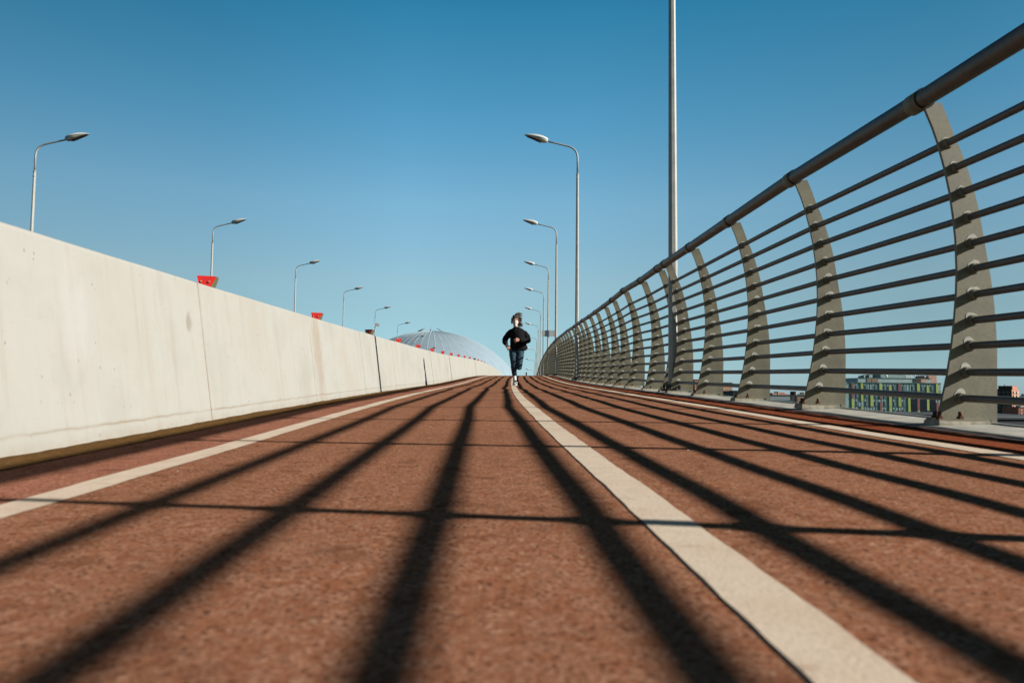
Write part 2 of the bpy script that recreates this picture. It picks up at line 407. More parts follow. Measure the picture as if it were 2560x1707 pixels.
def make_post():
    b = MB(); out = PL+PR; t = .0095
    near = [b.vert((x, -t, z)) for x, z in out]; far = [b.vert((x, t, z)) for x, z in out]
    # quads across the crescent keep the flat faces tidy
    nL = len(PL); nR = len(PR)
    for ids, flip in ((near, 0), (far, 1)): b.face(ids if flip else ids[::-1])
    for i in range(len(out)):
        j = (i+1) % len(out); b.face([near[i], near[j], far[j], far[i]])
    rr = random.Random(5)
    for x, z in RAILS:
        for s in (-1, 1):
            b.tube([(x, s*t, z), (x, s*(t+.032), z)], .0268, 12)
            b.tube([(x, s*t, z), (x, s*(t+.008), z)], [.032, .027], 12)
    for k, (x, z) in enumerate(RAILS):         # splashes of zinc paint round the welds
        n = 30; c = b.vert((x, -t-.0012, z)); ring = []
        for i in range(n):
            a = 2*PI*i/n; up = max(0, math.sin(a))
            r = .0285+(.010+.014*(k > 3))*up*(.75+.25*math.sin(3*a+k))+rr.uniform(0, .0025)
            px = min(max(x+r*math.cos(a), x-.05), x+.075); ring.append(b.vert((px, -t-.0012, z+r*math.sin(a))))
        for i in range(n): b.face([c, ring[(i+1) % n], ring[i]], 1)
    o = b.obj('post', [M['plate'], M['zinc']], rail)
    c = MB(); c.tube([(HX, -.02, HY), (HX, .10, HY)], .0575, 20); c.tube([(HX, -.026, HY), (HX, -.019, HY)], .059, 20, 1)
    c.box((HX+.03, -.009, HY-.075), (HX+.085, .009, HY-.02)); c.obj('collar', [M['plate'], M['seam']], o)
    k = MB(); rows = []
    for (z, y0, y1, g0) in ((.004, -.10, .05, .0), (.020, -.098, .048, .004), (.034, -.092, .045, .008)):
        rows.append([(2.388+g0, y0, z+.004), (2.46, y0-.004, z), (2.56, y0+.003, z), (2.675-g0, y0, z), (2.675-g0, y1, z), (2.56, y1, z), (2.46, y1, z), (2.388+g0, y1, z+.004)])
    ids = k.grid(rows, closed=True, sm=False); k.face(ids[-1]); k.obj('grout_block', M['grout'], o)
    f = MB(); f.box((2.400, -.080, .033), (2.678, .038, .0445)); f.obj('foot_plate', M['plate'], o)
    for (x, y) in ((2.435, .018), (2.53, -.055), (2.42, -.05)):
        f = MB(); f.tube([(x, y, .044), (x, y, .058)], .019, 6, sm=False); f.tube([(x, y, .058), (x+.002, y, .083)], .0105, 8); f.obj('anchor_bolt', M['rust'], o)
    return o
near_posts = [z for z in PZ if z < 150][:99]
p0 = make_post()
def post_mat(z, k):
    dl, dh = wob(z); return Ri @ frame(z, dl, dh) @ Matrix.Translation((2.5, 0, .04)) @ Matrix.Rotation(random.Random(k).uniform(-.004, .004), 4, 'Y') @ Matrix.Translation((-2.5, 0, -.04))
for k, z in enumerate(near_posts):
    o = p0 if k == 0 else dup(p0, rail)
    o.matrix_local = post_mat(z, 0 if 2 < z < 12 else k)
far = MB(); me = p0.data
for z in PZ:
    if z in near_posts: continue
    Mx = post_mat(z, 0); off = len(far.v)
    for q in PL+PR: far.vert(Mx @ Vector((q[0], 0, q[1])))
    far.face(list(range(off, off+len(PL+PR))))
o = far.obj('far_posts', M['plate'], rail); struct(o, 'stuff')
def through(x, h):
    pts = []
    for z in PZ:
        dl, dh = wob(z); pts.append(Ri @ P(z, x+dl, h+dh))
    return pts
b = MB(); b.tube(through(HX, HY), HR, 24); b.obj('handrail', M['handrail'], rail)
for x, h in RAILS:
    b = MB(); b.tube(through(x, h), .0198, 12); b.obj('rail_bar', M['rail'], rail)

# ---------------------------------------------------------------- street lamps
def make_lamp():
    root = empty('street_lamp')
    b = MB(); b.tube([(0, 0, .02), (0, 0, 2.2), (0, 0, 4.5), (0, 0, 6.79)], [.073, .062, .053, .044], 8, sm=False, start=PI/8); b.obj('pole', M['pole'], root)
    b = MB()
    for z, r in ((6.60, .050), (6.76, .050)):
        b.tube([(0, 0, z-.012), (0, 0, z+.012)], r, 12)
        for a in (0, 2.1, 4.2): b.tube([(math.cos(a)*.04, math.sin(a)*.04, z), (math.cos(a)*.068, math.sin(a)*.068, z)], .009, 6)
    b.obj('clamp', M['pole'], root)
    b = MB(); b.tube([(0, 0, 6.79), (0, 0, 7.32), (-.02, 0, 7.45), (-.08, 0, 7.565), (-.17, 0, 7.64), (-.28, 0, 7.69), (-.40, 0, 7.722), (-.72, 0, 7.795), (-1.08, 0, 7.875)], [.031]*4+[.029]*3+[.027, .026], 12)
    b.obj('arm', M['pole'], root)
    b = MB(); b.tube([(0, 0, 0), (0, 0, .03)], .17, 16, sm=False); b.tube([(0, 0, .03), (0, 0, .10)], [.10, .078], 8, sm=False)
    for k in range(6):
        a = k*PI/3; b.tube([(.13*math.cos(a), .13*math.sin(a), .03), (.13*math.cos(a), .13*math.sin(a), .085)], .014, 6, sm=False)
    b.obj('base_flange', M['dark'], root)
    hm = Matrix.Translation((-1.01, 0, 7.86)) @ Matrix.Rotation(R(11.5), 4, 'Y')
    st = [0, .05, .14, .28, .45, .62, .78, .9, .97, 1.0]
    top = [.036, .066, .086, .104, .108, .096, .072, .044, .020, .004]
    bot = [-.074, -.100, -.114, -.124, -.096, -.062, -.038, -.020, -.008, -.002]
    wid = [.055, .085, .120, .150, .160, .148, .118, .080, .045, .008]
    def shell(tops, bots, lo, hi, n):
        rows = []
        for s, tz, bz, w in zip(st, tops, bots, wid):
            r = []
            for i in range(n+1):
                a = lo+(hi-lo)*i/n; ca, sa = math.cos(a), math.sin(a)
                r.append(Vector((-.80*s+.02, w*ca, (tz*sa if sa > 0 else -bz*sa)+.045)))
            rows.append(r)
        return rows
    c = MB(); r = shell(top, bot, 0, PI, 12); ids = c.grid(r); c.face(ids[0]); h = c.obj('lamp_head', M['lampshell'], root, hm)
    c = MB(); r = shell(top, bot, PI, 2*PI, 12)
    for q in r:
        for v in q: v.y *= .985
    ids = c.grid(r); c.face(ids[0]); c.obj('lower_housing', M['lamplower'], h)
    c = MB(); rows = []
    for t in (.27, .34, .45, .60, .75, .88):
        bz = -.012+lerp_tab(st, bot, t); w = lerp_tab(st, wid, t)*.72
        rows.append([Vector((-.80*t+.02, w*math.cos(a), bz*abs(math.sin(a))**.8+.045-.010)) for a in [PI+PI*i/10 for i in range(11)]])
    c.grid(rows); c.obj('lens', M['lampglass'], h)
    c = MB()
    for s in (-1, 1): c.tube([(-.80*t+.02, s*(w+.001), .045) for t, w in zip(st[1:-1], wid[1:-1])], .005, 6)
    c.obj('seam_strip', M['dark'], h)
    return root
lamp = make_lamp()
NR, NL = 12, 12
ordw = ['nearest', 'second', 'third', 'fourth', 'fifth', 'sixth', 'seventh', 'eighth', 'ninth', 'tenth', 'eleventh', 'twelfth', 'thirteenth', 'fourteenth', 'fifteenth', 'sixteenth', 'seventeenth', 'eighteenth', 'nineteenth', 'twentieth']
rl = ['thick steel lamp post passing up out of the photo, just behind the near railing',
      'tallest lamp post with its lamp in view, second in the row behind the railing']+['%s grey lamp post counted from the viewer in the row along the railing' % ordw[i] for i in range(2, NR)]
rl[3] = 'fourth lamp post along the railing, carrying a grey and dark sign board'
used = False
for i in range(NR):
    Mx = upright(LZ[i]-.15, 2.435 if i else 2.52, .03)
    o = lamp if not used else dup(lamp); used = True
    o.matrix_world = Mx; tag(o, rl[i], 'street lamp', 'street lamps along the railing side')
for i in range(NL):
    o = dup(lamp); o.matrix_world = upright(25.22+14.478*i-.15, -15.70, .25+.004*i, PI)
    lab = '%s lamp post from the left in the row beyond the concrete wall' % ordw[i]
    if i == 0: lab = 'largest lamp post leaning above the concrete wall at the far left'
    if i == 4: lab = 'fifth lamp post beyond the concrete wall, with a small white sign on it'
    tag(o, lab, 'street lamp', 'street lamps beyond the concrete wall')
# small plate on the near pole
# boards on poles
def plate(name, Mx, parts, label, cat):
    root = empty(name, Mx); tag(root, label, cat)
    for (pn, mat, fn) in parts:
        b = MB(); fn(b); b.obj(pn, mat, root)
    return root
zD = LZ[3]
plate('sign_board', upright(zD-.2, 2.50, 0), [
    ('pale_panel', M['signgrey'], lambda b: b.box((-.50, -.03, 2.77), (-.262, -.01, 3.20))),
    ('pale_panel', M['signgrey'], lambda b: b.box((.002, -.03, 2.77), (.50, -.01, 3.20))),
    ('dark_panel', M['signdark'], lambda b: b.box((-.258, -.036, 2.765), (-.002, -.01, 3.205))),
    ('bracket', M['pole'], lambda b: (b.box((-.48, -.008, 2.84), (.48, .006, 2.88)), b.box((-.48, -.008, 3.09), (.48, .006, 3.13)))),
], 'wide blank sign board in pale and dark panels on a lamp post above the railing', 'sign')
def ring(b, cx, cz, r0, r1, y):
    n = 24; a = [b.vert((cx+r0*math.cos(2*PI*i/n), y, cz+r0*math.sin(2*PI*i/n))) for i in range(n)]
    c = [b.vert((cx+r1*math.cos(2*PI*i/n), y, cz+r1*math.sin(2*PI*i/n))) for i in range(n)]
    for i in range(n): b.face([a[i], a[(i+1) % n], c[(i+1) % n], c[i]])
def slash(b):
    for q in ([(.03, .02), (.10, -.02), (.20, -.14), (.12, -.11)],):
        ids = [b.vert((x, -.034, 6.26+z)) for x, z in q]; b.face(ids)
plate('road_sign', upright(25.22+14.478*4-.25, -15.46, 0), [
    ('panel', M['signwhite'], lambda b: b.box((-.27, -.03, 6.08), (.27, -.01, 6.44))),
    ('ring', M['signred'], lambda b: ring(b, -.11, 6.30, .05, .085, -.034)),
    ('stroke', M['dark'], slash),
    ('bracket', M['pole'], lambda b: b.box((-.20, -.008, 6.2), (-.10, .05, 6.3))),
], 'small white road sign with a ring and dark stroke on a far lamp post', 'sign')
# far short bollard beyond the crest
b = MB(); b.tube([(0, 0, -.05), (0, 0, .22), (0, 0, .30), (0, 0, .33)], [.05, .05, .062, .03], 12); b.tube([(0, 0, -.05), (0, 0, 0)], .09, 12)
tag(b.obj('bollard', M['dark'], None, upright(58, .93, -.01)), 'tiny dark bollard standing on the crest just right of the runner', 'bollard')

# ---------------------------------------------------------------- red reflectors above the wall
def make_reflector():
    root = empty('reflector')
    b = MB()
    def trap(b, pts, th):
        f = [b.vert((x, y, z)) for x, y, z in pts]; k = [b.vert((x+.0*th, y+th, z)) for x, y, z in pts]
        n = len(pts); b.face(f); b.face(k[::-1])
        for i in range(n): b.face([f[i], f[(i+1) % n], k[(i+1) % n], k[i]])
    trap(b, [(-.040, 0, 0), (-.018, .006, 0), (.058, .008, .135), (.055, .008, .145), (-.070, 0, .145), (-.076, 0, .135)], .004)
    b.obj('red_face', M['red'], root)
    b = MB(); trap(b, [(-.0165, .007, 0), (.030, .060, 0), (.072, .060, .137), (.060, .009, .145)], .003); b.obj('side_plate', M['redback'], root)
    b = MB(); b.box((-.03, .012, -.012), (.03, .05, .004)); b.box((-.030, .008, .0), (-.012, .014, .10)); b.obj('bracket', M['dark'], root)
    for x in (-.046, .012):
        b = MB(); b.tube([(x, -.006, .103), (x, .003, .103)], .0065, 8); b.obj('bolt', M['bolt'], root)
    return root
ref = make_reflector(); used = False
for i in range(24):
    z = 5.716+3.488*i
    o = ref if not used else dup(ref); used = True
    o.matrix_world = upright(z, -2.075, .870, R(14)+random.uniform(-.06, .06)+(R(-38) if i in (2, 11) else 0))
    lab = '%s small red reflector from the viewer along the top of the concrete wall' % (ordw[i] if i < 20 else 'far')
    if i == 0: lab = 'largest red reflector on top of the concrete wall'
    if i >= 20: lab = 'tiny red reflector at the far end of the concrete wall top'
    tag(o, lab, 'reflector', 'red reflectors along the wall top')
# pale grit scattered on the path
b = MB(); rg = random.Random(3)
for i in range(260):
    z = rg.uniform(.9, 14)**1.0; l = rg.uniform(-1.2, 2.2); s = rg.uniform(.0016, .0042)
    c = P(z, l, .002+und(z, l)); pts = [c+Vector((rg.uniform(-1, 1), rg.uniform(-1, 1), rg.uniform(0, .9)))*s for _ in range(4)]
    ids = [b.vert(q) for q in pts]
    for q in ((0, 1, 2), (0, 2, 3), (0, 3, 1), (1, 3, 2)): b.face([ids[k] for k in q])
struct(b.obj('grit', M['grit']), 'stuff')

# ---------------------------------------------------------------- stadium dome
M['membrane'] = plain('membrane', (.26, .34, .39), .7, 0, .05, .3)  # blueness of distance haze is mixed into this base colour
M['rib'] = plain('dome rib', (.37, .46, .50), .6, 0, .04, .3)
DD = 350.; DR = 255*DD/FP
cpt = sight(1076, 1085, DD)
dome = tag(empty('dome', Matrix.Translation((cpt.x, cpt.y, GROUND))), 'large pale grey ribbed dome rising behind the concrete wall', 'dome')
cz = cpt.z-GROUND; NG = 52
prof = []                                       # (radius, height) from the crown down
for i in range(41):
    a = i/40*R(82); prof.append((DR*math.sin(a)*(1+.035*math.sin(a)**3), cz+DR*math.cos(a)))
prof.append((prof[-1][0]*1.0, 0))
b = MB(); rows = []
for r, h in prof:
    row = []
    for k in range(NG*4):
        a = 2*PI*k/(NG*4); q = 1-.0012*abs(math.sin(a*NG/2)); row.append((r*q*math.cos(a), r*q*math.sin(a), h))
    rows.append(row)
b.grid(rows, closed=True, sm=False); b.obj('dome_shell', M['membrane'], dome)
b = MB()
for k in range(NG):
    a = 2*PI*k/NG
    pts = [((r-.17)*math.cos(a), (r-.17)*math.sin(a), h-.08) for r, h in prof[2:-1]]
    b.tube(pts, .24, 6, cap=False)
b.obj('ribs', M['rib'], dome)
def mast(u0, v0, u1, v1, r0, r1, nm):
    D2 = DD-2; a = sight(u0, v0, D2); c = sight(u1, v1, D2); off = Vector((cpt.x, cpt.y, GROUND))
    b = MB(); b.tube([a-off, (a+c)/2-off, c-off], [r0, r1, r1*.6], 8); b.obj(nm, M['mastc'], dome)
M['mastc'] = plain('mast', (.16, .20, .22), .6)
mast(1043, 830.5, 1062, 820.5, .32, .40, 'mast'); mast(1113, 832.5, 1091.5, 820, .12, .17, 'mast'); mast(1076.6, 830, 1076.6, 815.5, .20, .07, 'spire')
b = MB(); a = sight(1076.6, 828, DD-2)-Vector((cpt.x, cpt.y, GROUND)); b.tube([a+Vector((0, 0, -.6)), a+Vector((0, 0, .5)), a+Vector((0, 0, 1.0))], [.55, .45, .1], 8); b.obj('finial', M['mastc'], dome)

# ---------------------------------------------------------------- buildings on the right
def bmat(name, c, rough=.7, var=.1, scale=.4): M[name] = plain(name, c, rough, 0, var, scale); return M[name]
bmat('clad_grey', (.25, .37, .345), .5, .18, .25); bmat('clad_light', (.32, .42, .40), .5, .12); bmat('lime', (.34, .42, .085), .6, .08)
bmat('maroon', (.22, .055, .055), .6, .1); bmat('winframe', (.06, .13, .13), .4); bmat('winglass', (.16, .23, .25), .15, .25, .8)
bmat('darkglass', (.012, .020, .030), .15, .4, .8); bmat('peach', (.55, .30, .22), .8); bmat('tanclad', (.24, .16, .10), .7); bmat('cream', (.62, .55, .42), .8)
bmat('brick', (.42, .15, .095), .85, .15); bmat('salmon', (.62, .27, .17), .85); bmat('darkbrown_and_shade', (.045, .032, .026), .85, .2); bmat('roofdark', (.035, .04, .045), .8); bmat('roofgreen', (.10, .13, .115), .8)  # the dark brown also stands for shade on the pink tower
bmat('panelgrey', (.22, .27, .28), .7); bmat('white', (.75, .75, .72), .6)
def house(name, label, u0, u1, vt, D, depth, mat, yaw=0, cat='building', x_from=None):
    a = sight(u0, vt, D); c = sight(u1, vt, D); w = (c-a).length; mid = (a+c)/2
    M4 = Matrix.Translation((mid.x, mid.y, GROUND)) @ Matrix.Rotation(yaw, 4, 'Z')
    root = tag(empty(name, M4), label, cat); top = mid.z-GROUND
    b = MB(); b.box((-w/2, 0, 0), (w/2, depth, top)); b.obj('wall', mat, root)
    return root, w, top, D
def pbox(root, nm, lo, hi, mat):
    b = MB(); b.box(lo, hi); return b.obj(nm, mat, root)
# colourful panel-clad building
m_ = D1 = 330.
root, w, top, _ = house('panel_building', 'glass and panel building with lime and dark red vertical stripes behind the railing', 2122, 2352, 957, D1, 20, M['clad_grey'])
K = w/230.                                   # metres per survey pixel there
def X1(u): return (u-(2122+2352)/2)*K*1.0
def Z1(v): return top-(v-957)*K
def zc(u): return 2100+u/9.046
def zv(v): return 920+v/9.046
pbox(root, 'wall', (X1(2096), 0, 0), (X1(2122)-.01, 20, top-.02), M['clad_grey'])
pbox(root, 'setback_storey', (X1(2149), 1.5, top), (X1(2331), 17, Z1(945.4)), M['clad_light'])
pbox(root, 'roof_edge', (X1(2148.3), 1.3, Z1(946)), (X1(2332), 1.48, Z1(944.9)), M['winframe'])
pbox(root, 'roof_edge', (X1(2122), -.35, Z1(958)), (X1(2352), -.02, Z1(956.3)), M['winframe'])
pbox(root, 'tan_panel', (X1(zc(650)), 1.3, Z1(955.5)), (X1(zc(740)), 1.49, Z1(947)), M['tanclad']); pbox(root, 'tan_panel', (X1(zc(752)), 1.3, Z1(955.5)), (X1(zc(900)), 1.49, Z1(947)), M['tanclad'])
pbox(root, 'tan_panel', (X1(zc(1710)), 1.3, Z1(955.5)), (X1(zc(1865)), 1.49, Z1(946.5)), M['darkbrown_and_shade']); pbox(root, 'tan_panel', (X1(zc(1870)), 1.3, Z1(955.5)), (X1(zc(1990)), 1.49, Z1(947)), M['peach'])
pbox(root, 'plant_room', (X1(zc(1000)), 3, Z1(945)), (X1(zc(1560)), 14, Z1(934.5)), M['clad_grey']); pbox(root, 'plant_room', (X1(zc(2100)), 3, Z1(956)), (X1(2352), 14, Z1(937.5)), M['peach'])
pbox(root, 'plant_room', (X1(zc(1570)), 3, Z1(945)), (X1(zc(1640)), 9, Z1(938.5)), M['cream'])
for k, (a_, c_, vv) in enumerate(((565, 620, 940), (625, 660, 938.5), (670, 745, 937.4), (760, 840, 936.6), (845, 900, 937.6))): pbox(root, 'roof_unit', (X1(zc(a_)), 3.+k*.3, Z1(945)), (X1(zc(c_)), 6, Z1(vv)), M['darkglass'] if k % 2 == 0 else M['clad_light'])
for (u_0, vv, rr_) in ((1112, 940.2, 3.2), (1660, 939.5, 1.8), (1760, 939, 2.2), (1985, 940.5, 2.)):
    b = MB(); c0 = Vector((X1(zc(u_0)), 2.2, Z1(vv)))
    rows = [[c0+Vector((rr_*K*math.sin(t)*math.cos(a), rr_*K*math.sin(t)*math.sin(a)*.6, rr_*K*math.cos(t))) for a in [2*PI*i/12 for i in range(12)]] for t in [PI*(j+.02)/8.04 for j in range(9)]]
    b.grid(rows, closed=True); b.tube([c0, c0-Vector((0, 0, 1.1))], .08, 6); b.obj('satellite_dish', M['white'], root)
pbox(root, 'dark_glazing', (X1(zc(1575)), -.25, .5), (X1(zc(2150)), -.02, Z1(zv(690))), M['darkglass'])
st_ = [(275, [(335, 480, 'r'), (560, 685, 'r'), (690, 1035, 'l')]), (487, [(340, 745, 'l'), (865, 1040, 'l')]), (700, [(590, 860, 'l'), (940, 1100, 'l')]), (905, [(340, 510, 'l'), (600, 685, 'r'), (755, 1035, 'r')]),
       (1120, [(400, 860, 'l'), (868, 1100, 'l')]), (1331, [(335, 520, 'r'), (640, 858, 'l'), (935, 1100, 'r')]), (1547, [(655, 1100, 'l')]), (1757, [(335, 508, 'l'), (510, 935, 'r'), (940, 1100, 'l')]),
       (1973, [(400, 580, 'l'), (690, 940, 'l'), (1030, 1200, 'l')]), (2186, [(345, 575, 'l'), (760, 1000, 'r')])]
for u, segs in st_:
    for v0, v1, cc in segs: pbox(root, 'stripe_panel', (X1(zc(u-26)), -.32, Z1(zv(v1))), (X1(zc(u+26)), -.02, Z1(zv(v0))), M['lime' if cc == 'l' else 'maroon'])
for fl in range(5):
    v0 = 395+175*fl; vb = v0+105
    for ci, (u, _) in enumerate(st_):
        uu = u+106
        if uu > 2130: continue
        if fl >= 2 and uu > 1560: continue
        f_ = pbox(root, 'window', (X1(zc(uu-30)), -.16, Z1(zv(vb))), (X1(zc(uu+30)), -.02, Z1(zv(v0))), M['winframe'])
        pbox(f_, 'pane', (X1(zc(uu-17)), -.2, Z1(zv(vb-8))), (X1(zc(uu+17)), -.17, Z1(zv(v0+8))), M['winglass'])
    pbox(root, 'floor_band', (X1(2122), -.12, Z1(zv(v0-50))), (X1(2352), -.02, Z1(zv(v0-62))), M['winframe'])
for i in range(32): pbox(root, 'mullion', (X1(2124+i*7.1), -.10, .4), (X1(2124.7+i*7.1), -.015, Z1(958.4)), M['winframe'] if i % 2 else M['clad_light'])
# generic windows on a far facade
def wins(root, w, z0, z1, nx, nz, mat, y=-.12, ww=.5, hh=.5, x0=None, x1=None):
    x0 = -w/2 if x0 is None else x0; x1 = w/2 if x1 is None else x1
    for j in range(nz):
        for i in range(nx):
            cx = x0+(x1-x0)*(i+.5)/nx; c_z = z0+(z1-z0)*(j+.5)/nz; a = (x1-x0)/nx*ww/2; h = (z1-z0)/nz*hh/2
            pbox(root, 'window', (cx-a, y, c_z-h), (cx+a, -.01, c_z+h), mat)
# pinkish tower at the far right; shade of its left faces coloured dark brown
a = sight(2527, 976, 520.); KT = 520/FP
T4 = Matrix.Translation((a.x, a.y, GROUND)) @ Matrix.Rotation(R(-71), 4, 'Z')
tw = tag(empty('apartment_tower', T4), 'pink apartment tower with its shaded side coloured dark brown, at the far right', 'building'); th = a.z-GROUND
LW = 52*KT/math.cos(R(38)); RW = 18*KT/math.sin(R(38))
b = MB(); b.box((-LW, 0, 0), (0, RW, th)); b.obj('wall', M['darkbrown_and_shade'], tw)
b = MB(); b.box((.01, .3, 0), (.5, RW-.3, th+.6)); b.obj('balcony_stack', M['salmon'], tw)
for j in range(7):
    for q in (.22, .62): pbox(tw, 'balcony', (.5, RW*q, th*(j+.2)/7), (1.0, RW*(q+.2), th*(j+.75)/7), M['cream'])
    pbox(tw, 'window', (.5, RW*.46, th*(j+.3)/7), (.6, RW*.58, th*(j+.7)/7), M['winframe'])
    for q in (.12, .3, .48, .66, .84): pbox(tw, 'window', (-LW*q-1.0, -.1, th*(j+.3)/7), (-LW*q+1.0, -.01, th*(j+.72)/7), M['winframe'])
pbox(tw, 'penthouse', (-LW*.55, 1, th), (-LW*.02, RW*.8, th+12*KT), M['darkbrown_and_shade']); pbox(tw, 'penthouse', (-LW*.018, 1.3, th), (.3, RW*.75, th+11.6*KT), M['salmon'])  # shaded and lit parts of one penthouse, told apart by colour
pbox(tw, 'vent', (-LW*.72, 2, th), (-LW*.62, 5, th+4*KT), M['darkbrown_and_shade']); b = MB(); b.tube([(-LW*.38, 3, th+12*KT), (-LW*.38, 3, th+16*KT)], .25, 6); b.obj('antenna', M['roofdark'], tw)
def simple(name, label, u0, u1, vt, D, mat, nx, nz, wm, depth=14, zlo=0, extra=(), yaw=0):
    root, w, top, _ = house(name, label, u0, u1, vt, D, depth, mat, yaw)
    wins(root, w*.94, 1., top-.6, nx, nz, wm, ww=.45, hh=.45)
    k = D/FP
    for (nm, a_, c_, vv, mt) in extra:
        pbox(root, nm, ((a_-(u0+u1)/2)*k, .8, top), ((c_-(u0+u1)/2)*k, 5, top+(vt-vv)*k), mt)
    pbox(root, 'roof', (-w/2-.2, -.2, top), (w/2+.2, depth+.2, top+.25), M['roofdark'])
    return root
simple('cream_block', 'pale cream block just left of the apartment tower at the far right', 2462, 2481, 985, 500, M['cream'], 3, 6, M['winframe'])
simple('brick_block', 'low red brick block right of the apartment tower, at the photo edge', 2546, 2640, 1019, 430, M['brick'], 10, 3, M['cream'], extra=(('roof_storey', 2552, 2620, 1014, M['cream']),))
simple('far_block', 'distant low grey green block on the horizon at the right edge', 2541, 2700, 990, 1100, M['roofgreen'], 14, 4, M['winframe'], extra=(('roof_storey', 2556, 2575, 985, M['winframe']),))
simple('warehouse', 'dark flat roofed shed close under the railing at the lower right', 2440, 2760, 1048.5, 110, M['roofdark'], 16, 1, M['winframe'], depth=30, extra=(('parapet', 2441, 2760, 1044, M['roofgreen']),))
# low office seen between the second and third posts
simple('grey_office', 'low grey office with a dark ribbon window seen between near railing posts', 1925, 2034, 989, 300, M['panelgrey'], 1, 1, M['panelgrey'], extra=(
    ('roof_unit', 1932, 1944, 982.5, M['peach']), ('chimney', 1946.5, 1950, 979, M['cream']), ('roof_unit', 1951, 1963, 980.5, M['salmon']), ('roof_unit', 1964, 1973, 984.5, M['peach']), ('roof_unit', 1988, 1992, 978, M['darkbrown_and_shade']), ('chimney', 1992.5, 1995.5, 979, M['white']), ('roof_storey', 1996, 2012, 984.5, M['roofgreen']), ('roof_unit', 2013, 2024, 980, M['cream'])))
o = [x for x in bpy.data.objects if x.name.startswith('grey_office')][0]; k3 = 300/FP; wz = 989
h0 = sight(1980, 989, 300).z-GROUND
for i in range(11): pbox(o, 'window', ((1930+i*4.4-1979.5)*k3+(2*k3 if i > 2 else 0), -.2, h0-17*k3), ((1933.4+i*4.4-1979.5)*k3+(2*k3 if i > 2 else 0), -.02, h0-11.5*k3), M['winframe'])
pbox(o, 'brown_panel', ((1978.5-1979.5)*k3, -.15, 0), ((1986-1979.5)*k3, -.02, h0-.4*k3), M['darkbrown_and_shade']); pbox(o, 'brown_panel', ((1989-1979.5)*k3, -.25, 0), ((1992-1979.5)*k3, -.02, h0+.3), M['darkbrown_and_shade'])
pbox(o, 'brown_panel', ((2012-1979.5)*k3, -.15, 0), ((2020-1979.5)*k3, -.02, h0-.4*k3), M['darkbrown_and_shade']); pbox(o, 'pale_panel', ((1993-1979.5)*k3, -.2, 0), ((2011-1979.5)*k3, -.02, h0-.3), M['tanclad'])
simple('salmon_tower', 'salmon pink apartment tower with white balconies between the third and fourth posts', 1806, 1831, 957, 480, M['salmon'], 4, 8, M['cream'], extra=(('roof_storey', 1808, 1822, 956, M['brick']),))
simple('dark_block', 'small dark block beside the salmon pink tower', 1833, 1852, 979, 260, M['roofdark'], 4, 5, M['winframe'], extra=(('roof_unit', 1836, 1852, 976, M['roofdark']),))
simple('brick_tower', 'narrow red brick tower seen low between the railing posts near the thick lamp post', 1736, 1750, 949, 520, M['brick'], 3, 9, M['cream'])
simple('far_slab', 'long pale grey slab of flats far behind the railing posts', 1640, 1735, 968, 700, M['panelgrey'], 18, 5, M['winframe'])
simple('pink_slab', 'distant pink slab of flats partly behind the railing posts', 1848, 1925, 984, 640, M['peach'], 14, 4, M['winframe'])

# ---------------------------------------------------------------- the runner
exec_person = True
def remesh(mb, name, mats, parent, vox, smooth=6, disp=None, matf=None):
    o = mb.obj(name+'_tmp', mats)
    m = o.modifiers.new('r', 'REMESH'); m.mode = 'VOXEL'; m.voxel_size = vox; m.use_smooth_shade = True
    s = o.modifiers.new('s', 'SMOOTH'); s.iterations = smooth; s.factor = .5
    if disp:
        tx = bpy.data.textures.new(name, 'CLOUDS'); tx.noise_scale = disp[1]
        d = o.modifiers.new('d', 'DISPLACE'); d.texture = tx; d.strength = disp[0]; d.mid_level = .5
    bpy.context.view_layer.update(); dg = bpy.context.evaluated_depsgraph_get()
    me = bpy.data.meshes.new_from_object(o.evaluated_get(dg)); me.name = name
    bpy.data.objects.remove(o)
    me.materials.clear()
    for mt in (mats if isinstance(mats, (list, tuple)) else [mats]): me.materials.append(mt)
    for p_ in me.polygons: p_.use_smooth = True; p_.material_index = 0
    c = bpy.data.objects.new(name, me); COL.objects.link(c); c.parent = parent
    return c
def ell(b, c, r, n=16, m=12, mat=0):
    c = Vector(c)
    rows = [[c+Vector((r[0]*math.sin(t)*math.cos(a), r[1]*math.sin(t)*math.sin(a), r[2]*math.cos(t))) for a in [2*PI*i/n for i in range(n)]] for t in [.02+(PI-.04)*j/m for j in range(m+1)]]
    ids = b.grid(rows, closed=True, m=mat); b.face(ids[0][::-1], mat); b.face(ids[-1], mat)
M['skin'] = plain('skin', (.62, .33, .23), .55, 0, .06, 20); M['skin'].node_tree.nodes['Principled BSDF'].inputs['Subsurface Weight'].default_value = .05
M['sweater'] = plain('black knit', (.008, .008, .009), .95, 0, .3, 60, .1)
M['jeans'] = plain('blue denim', (.030, .062, .082), .85, 0, .35, 14, .15)
M['hair'] = plain('brown hair', (.070, .038, .021), .6, 0, .4, 30, .3)
M['mask'] = plain('white mask', (.58, .57, .51), .8, 0, .03, 30, .1)
M['shoe'] = plain('black canvas', (.012, .012, .013), .8); M['rubber'] = plain('white rubber', (.74, .73, .70), .7, 0, .05); M['sock'] = plain('white sock', (.72, .72, .70), .9, 0, .06, 40)
M['eye'] = plain('eye', (.02, .015, .012), .3); M['lip'] = plain('brow', (.05, .03, .02), .8)
per = tag(empty('person', upright(17.5, .425, .004)), 'runner in black sweater, jeans and white face mask jogging toward the viewer', 'person')
